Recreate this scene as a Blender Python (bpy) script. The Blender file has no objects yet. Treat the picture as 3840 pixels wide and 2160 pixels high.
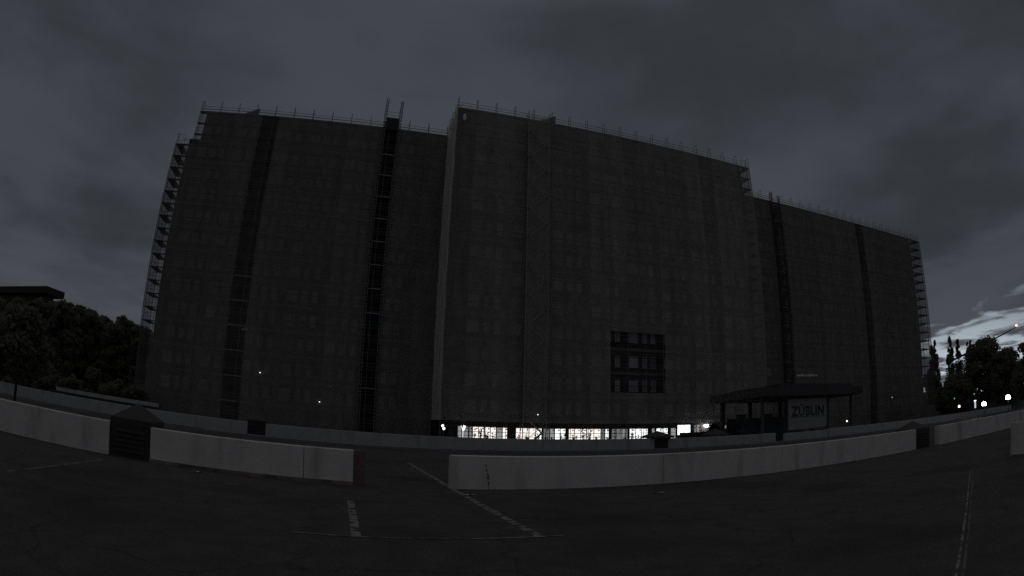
import bpy, math, random
import numpy as np
from mathutils import Matrix, Vector

SC = bpy.context.scene
COL = SC.collection
random.seed(7)

# ------------------------------------------------------------------ camera
# The photograph was taken with a wide, barrel-distorting lens. World axes:
# X runs along the long facade, Y away from the camera, Z up; the camera stands at X=0, Y=0.
CAM_H = 1.55
F, K3, PITCH, ROLL, YAW = 2.188825, 0.009461, 0.241257, 0.026677, 0.288025


def cam_axes():
    def tow(c):
        x, y, z = c
        x, z = x * math.cos(ROLL) - z * math.sin(ROLL), x * math.sin(ROLL) + z * math.cos(ROLL)
        y, z = y * math.cos(PITCH) - z * math.sin(PITCH), y * math.sin(PITCH) + z * math.cos(PITCH)
        return Vector((x * math.cos(YAW) + y * math.sin(YAW), -x * math.sin(YAW) + y * math.cos(YAW), z))
    return tow((1, 0, 0)), tow((0, 1, 0)), tow((0, 0, 1))


AX_R, AX_F, AX_U = cam_axes()
cam = bpy.data.cameras.new('camera')
cam.type = 'PANO'
cam.sensor_fit = 'HORIZONTAL'
cam.sensor_width = 36.0
cam.sensor_height = 20.25
cam.clip_start = 0.05
cam.clip_end = 6000
MM = 36.0 / 3840 * 1000          # mm per 1000 photo pixels
pc = cam if hasattr(cam, 'panorama_type') else cam.cycles
pc.panorama_type = 'FISHEYE_LENS_POLYNOMIAL'
pc.fisheye_fov = math.radians(170)
pc.fisheye_polynomial_k0 = 0.0
pc.fisheye_polynomial_k1 = -1.0 / F / MM
pc.fisheye_polynomial_k2 = 0.0
pc.fisheye_polynomial_k3 = -K3 / F / MM ** 3
pc.fisheye_polynomial_k4 = 0.0
cam_o = bpy.data.objects.new('camera', cam)
COL.objects.link(cam_o)
M = Matrix.Identity(4)
for i in range(3):
    M[i][0], M[i][1], M[i][2] = AX_R[i], AX_U[i], -AX_F[i]
M[2][3] = CAM_H
cam_o.matrix_world = M
SC.camera = cam_o


def ray(px, py):
    x, y = (px - 1920) / 1000, -(py - 1080) / 1000
    r = math.hypot(x, y)
    th = r / F * (1 + K3 * r * r)
    s = math.sin(th) / max(r, 1e-9)
    return AX_R * (x * s) + AX_F * math.cos(th) + AX_U * (y * s)


def at(px, py, Y):
    """Photo pixel -> point on the vertical plane at distance Y."""
    d = ray(px, py)
    return Vector((0, 0, CAM_H)) + d * (Y / d.y)


def polar(az, dist, z=0.0):
    a = math.radians(az)
    return Vector((math.sin(a) * dist, math.cos(a) * dist, z))


# ------------------------------------------------------------------ world: dusk, overcast with a clear slot on the horizon
SUN_AZ = 63.0      # degrees from +Y towards +X: the afterglow beyond the trees
w = bpy.data.worlds.new('World')
SC.world = w
w.use_nodes = True
nt = w.node_tree
nt.nodes.clear()
N = nt.nodes.new
L = nt.links.new


def wm(op, a, b=None, clamp=False):
    n = N('ShaderNodeMath'); n.operation = op; n.use_clamp = clamp
    for i, v in enumerate((a, b)):
        if v is None:
            continue
        if isinstance(v, (int, float)):
            n.inputs[i].default_value = v
        else:
            L(v, n.inputs[i])
    return n.outputs[0]


def wmix(fac, a, b, mode='MIX'):
    n = N('ShaderNodeMix'); n.data_type = 'RGBA'; n.blend_type = mode
    for sock, v in ((n.inputs[0], fac), (n.inputs[6], a), (n.inputs[7], b)):
        if isinstance(v, (int, float)):
            sock.default_value = v
        elif isinstance(v, tuple):
            sock.default_value = (*v, 1)
        else:
            L(v, sock)
    return n.outputs[2]


def wrange(v, a, b, c=0.0, d=1.0, kind='SMOOTHSTEP'):
    n = N('ShaderNodeMapRange'); n.interpolation_type = kind
    L(v, n.inputs[0])
    for i, q in enumerate((a, b, c, d)):
        n.inputs[i + 1].default_value = q
    return n.outputs[0]


tc = N('ShaderNodeTexCoord')
sep = N('ShaderNodeSeparateXYZ'); L(tc.outputs['Generated'], sep.inputs[0])
zpos = wm('MAXIMUM', sep.outputs[2], 0.0)
zden = wm('ADD', zpos, 0.10)
cxy = N('ShaderNodeCombineXYZ')
L(wm('DIVIDE', sep.outputs[0], zden), cxy.inputs[0])
L(wm('DIVIDE', sep.outputs[1], zden), cxy.inputs[1])


def wnoise(scale, detail, rough, off=(0, 0, 0), dist=0.0, stretch=(1, 1, 1), rot=0.0):
    mp = N('ShaderNodeMapping'); L(cxy.outputs[0], mp.inputs[0])
    mp.inputs['Location'].default_value = off
    mp.inputs['Rotation'].default_value = (0, 0, rot)
    mp.inputs['Scale'].default_value = stretch
    n = N('ShaderNodeTexNoise'); L(mp.outputs[0], n.inputs['Vector'])
    n.inputs['Scale'].default_value = scale
    n.inputs['Detail'].default_value = detail
    n.inputs['Roughness'].default_value = rough
    n.inputs['Distortion'].default_value = dist
    return n.outputs['Fac']


sky = N('ShaderNodeTexSky')
sky.sky_type = 'NISHITA'
sky.sun_disc = False
sky.sun_elevation = math.radians(1.0)
sky.sun_rotation = math.radians(SUN_AZ)
sky.altitude = 300
sky.air_density = 1.0
sky.dust_density = 1.5
sky.ozone_density = 4.0
hs = N('ShaderNodeHueSaturation'); L(sky.outputs[0], hs.inputs['Color'])
hs.inputs['Saturation'].default_value = 0.22
SKY_STRENGTH = 0.115
clear = wmix(1.0, hs.outputs[0], (0.80 * SKY_STRENGTH, 1.0 * SKY_STRENGTH, 1.17 * SKY_STRENGTH), 'MULTIPLY')

# cloud deck: thick overhead, breaking up into long banks low over the afterglow
sdir = (math.sin(math.radians(SUN_AZ)), math.cos(math.radians(SUN_AZ)))
toward = wm('ADD', wm('MULTIPLY', sep.outputs[0], sdir[0]), wm('MULTIPLY', sep.outputs[1], sdir[1]))
near_sun = wrange(toward, 0.55, 0.93)
low = wrange(zpos, 0.26, 0.14)
n_big = wnoise(1.0, 3, 0.45, (11.46, 17.78, 0))
n_mid = wnoise(0.55, 7, 0.5, (0.4, 2.9, 0.5), 0.3)
n_bank = wnoise(2.1, 8, 0.55, (2.4, 7.7, 0.0), 0.5)
n_fine = wnoise(3.2, 8, 0.6, (1.0, 5.0, 0), 0.2)
opening = wm('MULTIPLY', near_sun, low)
banks = wm('ADD', wm('MULTIPLY', n_mid, 0.40), wm('MULTIPLY', n_bank, 0.60))
cover = wm('SUBTRACT', wm('ADD', banks, 0.55), wm('MULTIPLY', opening, 0.555))
mask = wrange(cover, 0.43, 0.53)
n_mot = wnoise(2.2, 6, 0.55, (4.0, 1.0, 0), 0.3)
tone = wm('ADD', wm('MULTIPLY', n_big, 0.60), wm('ADD', wm('MULTIPLY', n_fine, 0.14), wm('MULTIPLY', n_mot, 0.26)))
cloud_dark = wmix(wrange(tone, 0.38, 0.62), (0.0320, 0.0358, 0.0418), (0.0565, 0.0620, 0.0735))
# an overcast sky is brightest at the zenith and, at dusk, pale again along the horizon
zenith = wrange(zpos, 0.66, 1.0, 0.0, 1.0, 'LINEAR')
cloud_up = wmix(zenith, cloud_dark, (0.145, 0.147, 0.152))
horizon_lift = wrange(zpos, 0.27, 0.0)
cloud = wmix(wm('MULTIPLY', horizon_lift, 0.75), cloud_up, (0.088, 0.093, 0.108))
final = wmix(mask, clear, cloud)
bg = N('ShaderNodeBackground'); L(final, bg.inputs[0]); bg.inputs[1].default_value = 1.0
out = N('ShaderNodeOutputWorld'); L(bg.outputs[0], out.inputs[0])

sun = bpy.data.lights.new('sun', 'SUN')
sun.energy = 0.004
sun.angle = math.radians(20)
sun.color = (1.0, 0.93, 0.86)
sun_o = bpy.data.objects.new('sun', sun)
COL.objects.link(sun_o)
sv = Vector((sdir[0] * math.cos(math.radians(1)), sdir[1] * math.cos(math.radians(1)), math.sin(math.radians(1))))
sun_o.rotation_euler = (-sv).to_track_quat('-Z', 'Y').to_euler()

SC.view_settings.view_transform = 'Standard'
SC.view_settings.look = 'None'
SC.view_settings.gamma = 1
SC.view_settings.exposure = 0
SC.view_settings.use_curve_mapping = False
SC.render.engine = 'CYCLES'
SC.cycles.use_denoising = False
SC.cycles.max_bounces = 5
SC.cycles.transparent_max_bounces = 24
SC.cycles.sample_clamp_indirect = 1.0
SC.cycles.caustics_reflective = False
SC.cycles.caustics_refractive = False


# ------------------------------------------------------------------ materials
def mat(name, col, rough=0.8, var=0.15, scale=3.0, bump=0.0, bump_scale=30.0, metal=0.0, emit=None, estr=0.0,
        stain=None, obj_rand=0.0, spec=0.5):
    m = bpy.data.materials.new(name)
    m.use_nodes = True
    t = m.node_tree
    b = t.nodes['Principled BSDF']
    b.inputs['Roughness'].default_value = rough
    b.inputs['Metallic'].default_value = metal
    b.inputs['Specular IOR Level'].default_value = spec
    g = t.nodes.new('ShaderNodeNewGeometry')
    nz = t.nodes.new('ShaderNodeTexNoise')
    nz.inputs['Scale'].default_value = scale
    nz.inputs['Detail'].default_value = 6
    nz.inputs['Roughness'].default_value = 0.6
    t.links.new(g.outputs['Position'], nz.inputs['Vector'])
    mr = t.nodes.new('ShaderNodeMapRange')
    mr.inputs[1].default_value = 0.25; mr.inputs[2].default_value = 0.75
    mr.inputs[3].default_value = 1 - var; mr.inputs[4].default_value = 1 + var
    t.links.new(nz.outputs['Fac'], mr.inputs[0])
    fac = mr.outputs[0]
    if obj_rand:
        oi = t.nodes.new('ShaderNodeObjectInfo')
        r2 = t.nodes.new('ShaderNodeMapRange')
        r2.inputs[3].default_value = 1 - obj_rand; r2.inputs[4].default_value = 1 + obj_rand
        t.links.new(oi.outputs['Random'], r2.inputs[0])
        mu = t.nodes.new('ShaderNodeMath'); mu.operation = 'MULTIPLY'
        t.links.new(fac, mu.inputs[0]); t.links.new(r2.outputs[0], mu.inputs[1])
        fac = mu.outputs[0]
    base = t.nodes.new('ShaderNodeMix'); base.data_type = 'RGBA'; base.blend_type = 'MULTIPLY'
    base.inputs[0].default_value = 1
    base.inputs[6].default_value = (*col, 1)
    t.links.new(fac, base.inputs[7])
    colout = base.outputs[2]
    if stain:
        scol, ssc, lo, hi, stretch = stain
        mp = t.nodes.new('ShaderNodeMapping'); mp.inputs['Scale'].default_value = stretch
        t.links.new(g.outputs['Position'], mp.inputs[0])
        n2 = t.nodes.new('ShaderNodeTexNoise'); n2.inputs['Scale'].default_value = ssc
        n2.inputs['Detail'].default_value = 7
        t.links.new(mp.outputs[0], n2.inputs['Vector'])
        r3 = t.nodes.new('ShaderNodeMapRange'); r3.interpolation_type = 'SMOOTHSTEP'
        r3.inputs[1].default_value = lo; r3.inputs[2].default_value = hi
        t.links.new(n2.outputs['Fac'], r3.inputs[0])
        mx = t.nodes.new('ShaderNodeMix'); mx.data_type = 'RGBA'
        t.links.new(r3.outputs[0], mx.inputs[0]); t.links.new(colout, mx.inputs[6])
        mx.inputs[7].default_value = (*scol, 1)
        colout = mx.outputs[2]
    t.links.new(colout, b.inputs['Base Color'])
    if bump:
        nb = t.nodes.new('ShaderNodeTexNoise'); nb.inputs['Scale'].default_value = bump_scale
        nb.inputs['Detail'].default_value = 5
        t.links.new(g.outputs['Position'], nb.inputs['Vector'])
        bp = t.nodes.new('ShaderNodeBump'); bp.inputs['Strength'].default_value = bump
        bp.inputs['Distance'].default_value = 0.02
        t.links.new(nb.outputs['Fac'], bp.inputs['Height'])
        t.links.new(bp.outputs[0], b.inputs['Normal'])
    if emit:
        b.inputs['Emission Color'].default_value = (*emit, 1)
        b.inputs['Emission Strength'].default_value = estr
    return m


def lit_mat(name, col, strength, var=0.35, scale=1.3, stretch=(1, 1, 0.35)):
    """A lit window: the brightness of the room behind varies from place to place."""
    m = bpy.data.materials.new(name)
    m.use_nodes = True
    t = m.node_tree
    b = t.nodes['Principled BSDF']
    b.inputs['Base Color'].default_value = (0.1, 0.1, 0.1, 1)
    b.inputs['Roughness'].default_value = 0.15
    g = t.nodes.new('ShaderNodeNewGeometry')
    mp = t.nodes.new('ShaderNodeMapping'); mp.inputs['Scale'].default_value = stretch
    t.links.new(g.outputs['Position'], mp.inputs[0])
    nz = t.nodes.new('ShaderNodeTexNoise'); nz.inputs['Scale'].default_value = scale
    nz.inputs['Detail'].default_value = 4
    t.links.new(mp.outputs[0], nz.inputs['Vector'])
    mr = t.nodes.new('ShaderNodeMapRange')
    mr.inputs[1].default_value = 0.3; mr.inputs[2].default_value = 0.7
    mr.inputs[3].default_value = strength * (1 - var); mr.inputs[4].default_value = strength * (1 + var)
    t.links.new(nz.outputs['Fac'], mr.inputs[0])
    b.inputs['Emission Color'].default_value = (*col, 1)
    t.links.new(mr.outputs[0], b.inputs['Emission Strength'])
    return m


def leaf_mat(name, col):
    m = mat(name, col, 0.8, 0.3, 0.8, spec=0.1)
    t = m.node_tree
    b = t.nodes['Principled BSDF']
    o = next(q for q in t.nodes if q.type == 'OUTPUT_MATERIAL')
    tl = t.nodes.new('ShaderNodeBsdfTranslucent')
    src = b.inputs['Base Color'].links[0].from_socket
    t.links.new(src, tl.inputs['Color'])
    ad = t.nodes.new('ShaderNodeAddShader')
    t.links.new(b.outputs[0], ad.inputs[0]); t.links.new(tl.outputs[0], ad.inputs[1])
    t.links.new(ad.outputs[0], o.inputs['Surface'])
    return m


def net_mat(name, col, opacity):
    m = bpy.data.materials.new(name)
    m.use_nodes = True
    t = m.node_tree
    t.nodes.clear()
    o = t.nodes.new('ShaderNodeOutputMaterial')
    mix = t.nodes.new('ShaderNodeMixShader')
    tr = t.nodes.new('ShaderNodeBsdfTransparent')
    df = t.nodes.new('ShaderNodeBsdfDiffuse')
    tl = t.nodes.new('ShaderNodeBsdfTranslucent')
    m2 = t.nodes.new('ShaderNodeMixShader'); m2.inputs[0].default_value = 0.06
    g = t.nodes.new('ShaderNodeNewGeometry')
    oi = t.nodes.new('ShaderNodeObjectInfo')
    mp = t.nodes.new('ShaderNodeMapping'); mp.inputs['Scale'].default_value = (1, 1, 0.25)
    t.links.new(g.outputs['Position'], mp.inputs[0])
    nz = t.nodes.new('ShaderNodeTexNoise'); nz.inputs['Scale'].default_value = 0.7
    nz.inputs['Detail'].default_value = 5; nz.inputs['Roughness'].default_value = 0.5
    t.links.new(mp.outputs[0], nz.inputs['Vector'])
    # weave density: uneven along the sheet and from sheet to sheet
    a = t.nodes.new('ShaderNodeMapRange')
    a.inputs[1].default_value = 0.3; a.inputs[2].default_value = 0.7
    a.inputs[3].default_value = opacity - 0.08; a.inputs[4].default_value = opacity + 0.08
    t.links.new(nz.outputs['Fac'], a.inputs[0])
    b = t.nodes.new('ShaderNodeMapRange')
    b.inputs[3].default_value = -0.03; b.inputs[4].default_value = 0.03
    t.links.new(oi.outputs['Random'], b.inputs[0])
    s = t.nodes.new('ShaderNodeMath'); s.operation = 'ADD'; s.use_clamp = True
    t.links.new(a.outputs[0], s.inputs[0]); t.links.new(b.outputs[0], s.inputs[1])
    t.links.new(s.outputs[0], mix.inputs[0])
    c = t.nodes.new('ShaderNodeMapRange')
    c.inputs[3].default_value = 0.93; c.inputs[4].default_value = 1.07
    t.links.new(oi.outputs['Random'], c.inputs[0])
    cm = t.nodes.new('ShaderNodeMix'); cm.data_type = 'RGBA'; cm.blend_type = 'MULTIPLY'
    cm.inputs[0].default_value = 1; cm.inputs[6].default_value = (*col, 1)
    t.links.new(c.outputs[0], cm.inputs[7])
    wn = t.nodes.new('ShaderNodeTexNoise'); wn.inputs['Scale'].default_value = 1.1; wn.inputs['Detail'].default_value = 4
    wn.inputs['Distortion'].default_value = 0.6
    t.links.new(g.outputs['Position'], wn.inputs['Vector'])
    wb = t.nodes.new('ShaderNodeBump'); wb.inputs['Strength'].default_value = 0.6; wb.inputs['Distance'].default_value = 0.2
    t.links.new(wn.outputs['Fac'], wb.inputs['Height']); t.links.new(wb.outputs[0], df.inputs['Normal'])
    t.links.new(cm.outputs[2], df.inputs[0]); t.links.new(cm.outputs[2], tl.inputs[0])
    t.links.new(df.outputs[0], m2.inputs[1]); t.links.new(tl.outputs[0], m2.inputs[2])
    t.links.new(tr.outputs[0], mix.inputs[1]); t.links.new(m2.outputs[0], mix.inputs[2])
    t.links.new(mix.outputs[0], o.inputs[0])
    return m


def asphalt_mat():
    m = mat('asphalt', (0.084, 0.0775, 0.0735), 0.9, 0.3, 2.2, 0.8, 70, stain=((0.050, 0.046, 0.044), 0.35, 0.48, 0.66, (1, 1, 1)))
    t = m.node_tree
    b = t.nodes['Principled BSDF']
    src = b.inputs['Base Color'].links[0].from_socket
    g = t.nodes.new('ShaderNodeNewGeometry')
    # wandering cracks
    nz = t.nodes.new('ShaderNodeTexNoise'); nz.inputs['Scale'].default_value = 1.2; nz.inputs['Detail'].default_value = 5
    t.links.new(g.outputs['Position'], nz.inputs['Vector'])
    sc = t.nodes.new('ShaderNodeVectorMath'); sc.operation = 'SCALE'; sc.inputs['Scale'].default_value = 1.3
    t.links.new(nz.outputs['Color'], sc.inputs[0])
    ad = t.nodes.new('ShaderNodeVectorMath'); ad.operation = 'ADD'
    t.links.new(g.outputs['Position'], ad.inputs[0]); t.links.new(sc.outputs[0], ad.inputs[1])
    vo = t.nodes.new('ShaderNodeTexVoronoi'); vo.feature = 'DISTANCE_TO_EDGE'; vo.inputs['Scale'].default_value = 0.28
    t.links.new(ad.outputs[0], vo.inputs['Vector'])
    r1 = t.nodes.new('ShaderNodeMapRange'); r1.inputs[1].default_value = 0.002; r1.inputs[2].default_value = 0.010
    r1.inputs[3].default_value = 0.62; r1.inputs[4].default_value = 1.0
    t.links.new(vo.outputs['Distance'], r1.inputs[0])
    # grit
    n2 = t.nodes.new('ShaderNodeTexNoise'); n2.inputs['Scale'].default_value = 26; n2.inputs['Detail'].default_value = 8
    n2.inputs['Roughness'].default_value = 0.8
    t.links.new(g.outputs['Position'], n2.inputs['Vector'])
    r2 = t.nodes.new('ShaderNodeMapRange'); r2.inputs[1].default_value = 0.3; r2.inputs[2].default_value = 0.7
    r2.inputs[3].default_value = 0.45; r2.inputs[4].default_value = 1.55
    t.links.new(n2.outputs['Fac'], r2.inputs[0])
    mu = t.nodes.new('ShaderNodeMath'); mu.operation = 'MULTIPLY'
    t.links.new(r1.outputs[0], mu.inputs[0]); t.links.new(r2.outputs[0], mu.inputs[1])
    mx = t.nodes.new('ShaderNodeMix'); mx.data_type = 'RGBA'; mx.blend_type = 'MULTIPLY'; mx.inputs[0].default_value = 1
    t.links.new(src, mx.inputs[6]); t.links.new(mu.outputs[0], mx.inputs[7])
    t.links.new(mx.outputs[2], b.inputs['Base Color'])
    return m


MT = {
    'asphalt': asphalt_mat(),
    'soil': mat('soil', (0.07, 0.068, 0.055), 1.0, 0.3, 0.8, 0.6, 8),
    'paint': mat('road_paint', (0.29, 0.275, 0.26), 0.8, 0.2, 14, stain=((0.075, 0.07, 0.066), 5.0, 0.44, 0.58, (1, 1, 1))),
    'paint_worn': mat('road_paint_worn', (0.17, 0.162, 0.155), 0.85, 0.2, 14, stain=((0.075, 0.07, 0.066), 3.0, 0.44, 0.58, (1, 1, 1))),
    'wall': mat('white_render', (0.80, 0.75, 0.695), 0.85, 0.10, 1.5, 0.15, 40, stain=((0.40, 0.37, 0.34), 1.6, 0.52, 0.80, (1, 1, 0.22))),
    'wall_far': mat('grey_render', (0.50, 0.485, 0.475), 0.85, 0.1, 1.0, 0.1, 40, stain=((0.28, 0.275, 0.27), 1.0, 0.48, 0.78, (1, 1, 0.25))),
    'plinth': mat('plinth_concrete', (0.28, 0.22, 0.20), 0.9, 0.3, 5, stain=((0.12, 0.10, 0.10), 2.0, 0.45, 0.6, (1, 1, 1))),
    'brown': mat('brown_facing', (0.20, 0.13, 0.125), 0.85, 0.25, 9, 0.2, 30),
    'hut': mat('hut_facing', (0.055, 0.045, 0.045), 0.9, 0.3, 6, 0.3, 30),
    'hut_roof': mat('hut_roofing', (0.06, 0.056, 0.054), 0.75, 0.15, 5),
    'facade': mat('facade_concrete', (0.10, 0.093, 0.086), 0.9, 0.15, 0.6, stain=((0.08, 0.08, 0.08), 0.3, 0.5, 0.8, (1, 1, 0.4))),
    'slab': mat('floor_band', (0.26, 0.245, 0.23), 0.9, 0.12, 0.8),
    'blind': mat('window_blind', (0.46, 0.435, 0.41), 0.7, 0.15, 2.0, obj_rand=0.45),
    'frame': mat('window_frame', (0.50, 0.48, 0.46), 0.6, 0.1, 2.0),
    'tube': mat('galvanised_tube', (0.20, 0.20, 0.205), 0.7, 0.15, 1.0, metal=0.0),
    'tube_pale': mat('pale_tube', (0.42, 0.42, 0.42), 0.6, 0.1, 1.0),
    'deck': mat('deck_boards', (0.10, 0.095, 0.09), 0.85, 0.2, 1.5),
    'landing': mat('landing_boards', (0.46, 0.45, 0.435), 0.8, 0.1, 1.0),
    'dark': mat('shaft_shade_and_hoist', (0.05, 0.048, 0.046), 0.9, 0.2, 1.0),  # painted shade in the shafts; also the hoist cage and masts
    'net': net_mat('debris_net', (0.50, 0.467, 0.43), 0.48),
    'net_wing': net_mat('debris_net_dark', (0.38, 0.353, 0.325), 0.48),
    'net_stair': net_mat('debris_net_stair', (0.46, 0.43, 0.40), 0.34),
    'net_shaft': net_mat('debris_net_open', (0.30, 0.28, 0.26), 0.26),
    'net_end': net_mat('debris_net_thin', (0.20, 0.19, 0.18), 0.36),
    'net_lit_side': net_mat('debris_net_lit_side', (0.82, 0.77, 0.71), 0.86),  # brighter colour carries the extra light on the side return
    'bark': mat('bark', (0.06, 0.05, 0.042), 0.95, 0.3, 4),
    'leaf': leaf_mat('leaves', (0.12, 0.118, 0.09)),
    'leaf2': leaf_mat('poplar_leaves', (0.115, 0.115, 0.09)),
    'shrub': mat('shrub_leaves', (0.05, 0.055, 0.04), 0.8, 0.3, 2.0, spec=0.15),
    'banner': mat('banner_cloth', (0.37, 0.355, 0.34), 0.8, 0.08, 1.2),
    'letter': mat('banner_lettering', (0.05, 0.05, 0.055), 0.8, 0.1, 2.0),
    'canopy': mat('canopy_fascia', (0.075, 0.072, 0.07), 0.8, 0.2, 1.0),
    'column': mat('canopy_column', (0.10, 0.10, 0.10), 0.8, 0.2, 1.0),
    'hoard': mat('hoarding', (0.17, 0.18, 0.185), 0.85, 0.2, 0.8, obj_rand=0.3),
    'steel': mat('steel_rail', (0.45, 0.46, 0.48), 0.25, 0.1, 2.0, metal=1.0),
    'kerb': mat('kerb_stone', (0.22, 0.21, 0.205), 0.9, 0.2, 3.0),
    'tarp': mat('tarpaulin', (0.30, 0.31, 0.30), 0.7, 0.1, 2.0),
    'plastic_and_sky': mat('pale_plastic_and_sky', (0.80, 0.80, 0.80), 0.6, 0.05, 2.0),
    'litter': mat('litter_paper', (0.5, 0.5, 0.5), 0.9, 0.2, 10),
    'black': mat('black_metal', (0.03, 0.03, 0.032), 0.6, 0.1, 2.0),
    'render_far': mat('far_render', (0.34, 0.34, 0.33), 0.9, 0.15, 0.5),
    'red': mat('red_paint', (0.16, 0.07, 0.065), 0.6, 0.1, 2.0),
    'lamp': mat('lamp_glass', (1, 1, 1), 0.5, 0, 1, emit=(0.97, 0.99, 1.0), estr=12.0),
    'lamp_soft': mat('lamp_glass_soft', (1, 1, 1), 0.5, 0, 1, emit=(0.95, 0.97, 1.0), estr=2.2),
    'dim_glow': mat('dim_glow_lamp_and_post', (1, 1, 1), 0.5, 0, 1, emit=(0.95, 0.97, 1.0), estr=0.6),
    'lamp_warm': mat('lamp_glass_warm', (1, 1, 1), 0.5, 0, 1, emit=(1.0, 0.85, 0.68), estr=2.2),
    'lamp_flood': mat('flood_glass', (1, 1, 1), 0.5, 0, 1, emit=(1.0, 0.97, 0.92), estr=16.0),
    'lamp_green': mat('green_glass', (0.3, 0.6, 0.5), 0.5, 0, 1, emit=(0.25, 0.65, 0.5), estr=0.5),
    'lamp_red': mat('red_glass', (0.9, 0.3, 0.3), 0.5, 0, 1, emit=(1.0, 0.45, 0.38), estr=2.2),
    'lit_pink': lit_mat('lit_room_warm', (1.0, 0.92, 0.88), 1.15, 0.22),
    'lit_white': lit_mat('lit_room_white', (0.97, 1.0, 0.97), 1.3, 0.2),
    'lit_grey': lit_mat('lit_room_dim', (0.95, 1.0, 0.96), 0.17, 0.6, 1.6),
    'lit_pale': lit_mat('lit_room_pale', (0.95, 0.97, 0.96), 0.28, 0.4, 1.6),
    'lit_bright': lit_mat('lit_room_bright', (0.96, 1.0, 1.0), 2.2, 0.15),
    'lit_faint': lit_mat('lit_room_faint', (0.95, 0.97, 0.96), 0.10, 0.7, 3.0, (1, 1, 1)),
}


# ------------------------------------------------------------------ mesh helpers
class MB:
    def __init__(s):
        s.v, s.f = [], []

    def quadbox(s, x0, x1, y0, y1, z0, z1):
        b = len(s.v)
        s.v += [(x0, y0, z0), (x1, y0, z0), (x1, y1, z0), (x0, y1, z0), (x0, y0, z1), (x1, y0, z1), (x1, y1, z1), (x0, y1, z1)]
        s.f += [tuple(b + i for i in q) for q in ((3, 2, 1, 0), (4, 5, 6, 7), (0, 1, 5, 4), (1, 2, 6, 5), (2, 3, 7, 6), (3, 0, 4, 7))]
        return s

    def beam(s, p, q, r, n=6, r2=None):
        p, q = Vector(p), Vector(q)
        d = (q - p).normalized()
        a = d.orthogonal().normalized(); c = d.cross(a)
        b = len(s.v)
        r2 = r if r2 is None else r2
        for pt, rr in ((p, r), (q, r2)):
            for k in range(n):
                t = 2 * math.pi * k / n
                s.v.append(tuple(pt + a * (math.cos(t) * rr) + c * (math.sin(t) * rr)))
        for k in range(n):
            k2 = (k + 1) % n
            s.f.append((b + k, b + k2, b + n + k2, b + n + k))
        s.f.append(tuple(b + k for k in reversed(range(n))))
        s.f.append(tuple(b + n + k for k in range(n)))
        return s

    def poly(s, pts):
        b = len(s.v); s.v += [tuple(p) for p in pts]; s.f.append(tuple(range(b, b + len(pts))))
        return s

    def prism(s, pts, vec):
        """closed prism from a planar outline swept along vec"""
        b = len(s.v); n = len(pts); vec = Vector(vec)
        s.v += [tuple(p) for p in pts] + [tuple(Vector(p) + vec) for p in pts]
        s.f.append(tuple(b + i for i in reversed(range(n))))
        s.f.append(tuple(b + n + i for i in range(n)))
        for i in range(n):
            j = (i + 1) % n
            s.f.append((b + i, b + j, b + n + j, b + n + i))
        return s

    def ball(s, c, r, nu=10, nv=6, sq=(1, 1, 1)):
        b = len(s.v); c = Vector(c)
        for i in range(nv + 1):
            ph = math.pi * i / nv
            for j in range(nu):
                th = 2 * math.pi * j / nu
                s.v.append((c.x + r * sq[0] * math.sin(ph) * math.cos(th), c.y + r * sq[1] * math.sin(ph) * math.sin(th), c.z + r * sq[2] * math.cos(ph)))
        for i in range(nv):
            for j in range(nu):
                j2 = (j + 1) % nu
                s.f.append((b + i * nu + j, b + (i + 1) * nu + j, b + (i + 1) * nu + j2, b + i * nu + j2))
        return s

    def mesh(s, name):
        me = bpy.data.meshes.new(name)
        me.from_pydata(s.v, [], s.f)
        me.update()
        return me

    def build(s, name, m, parent=None, loc=None):
        me = s.mesh(name)
        me.materials.append(MT[m] if isinstance(m, str) else m)
        return link(name, me, parent, loc)


def link(name, me, parent=None, loc=None):
    o = bpy.data.objects.new(name, me)
    COL.objects.link(o)
    if parent is not None:
        o.parent = parent
    if loc is not None:
        o.location = loc
    return o


def thing(name, label, cat, loc=(0, 0, 0), group=None, rz=0.0):
    o = bpy.data.objects.new(name, None)
    COL.objects.link(o)
    o.empty_display_size = 0.3
    o.location = loc
    o.rotation_euler = (0, 0, rz)
    o['label'] = label; o['category'] = cat
    if group:
        o['group'] = group
    return o


def tag(o, label, cat, group=None):
    o['label'] = label; o['category'] = cat
    if group:
        o['group'] = group
    return o


def structure(o):
    o['kind'] = 'structure'
    return o


# ------------------------------------------------------------------ ground
GZ = -1.4   # level at the foot of the building
prof = [(-400, 0), (-40, 0), (0, 0), (39.5, 0), (41.5, -0.25), (45, -0.8), (49, -1.25), (53, GZ), (80, GZ), (130, GZ), (400, GZ), (3000, GZ)]
xs = [-3000, -400, -120, -60, -30, 0, 30, 60, 100, 160, 400, 3000]
g = MB()
for x in xs:
    for y, z in prof:
        g.v.append((x, y, z))
n = len(prof)
for i in range(len(xs) - 1):
    for j in range(n - 1):
        g.f.append((i * n + j, (i + 1) * n + j, (i + 1) * n + j + 1, i * n + j + 1))
structure(g.build('ground', 'soil'))
structure(MB().poly([(-110, -30, 0.004), (150, -30, 0.004), (150, 33.9, 0.004), (-110, 33.9, 0.004)]).build('parking_lot', 'asphalt'))
kerb = MB().quadbox(-80, 110, 33.9, 34.05, -0.1, 0.11)
structure(kerb.build('kerb', 'kerb'))
fp = MB().poly([(-80, 34.05, 0.06), (110, 34.05, 0.06), (110, 37.9, 0.06), (-80, 37.9, 0.06)])
structure(fp.build('pavement', 'asphalt'))


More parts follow.
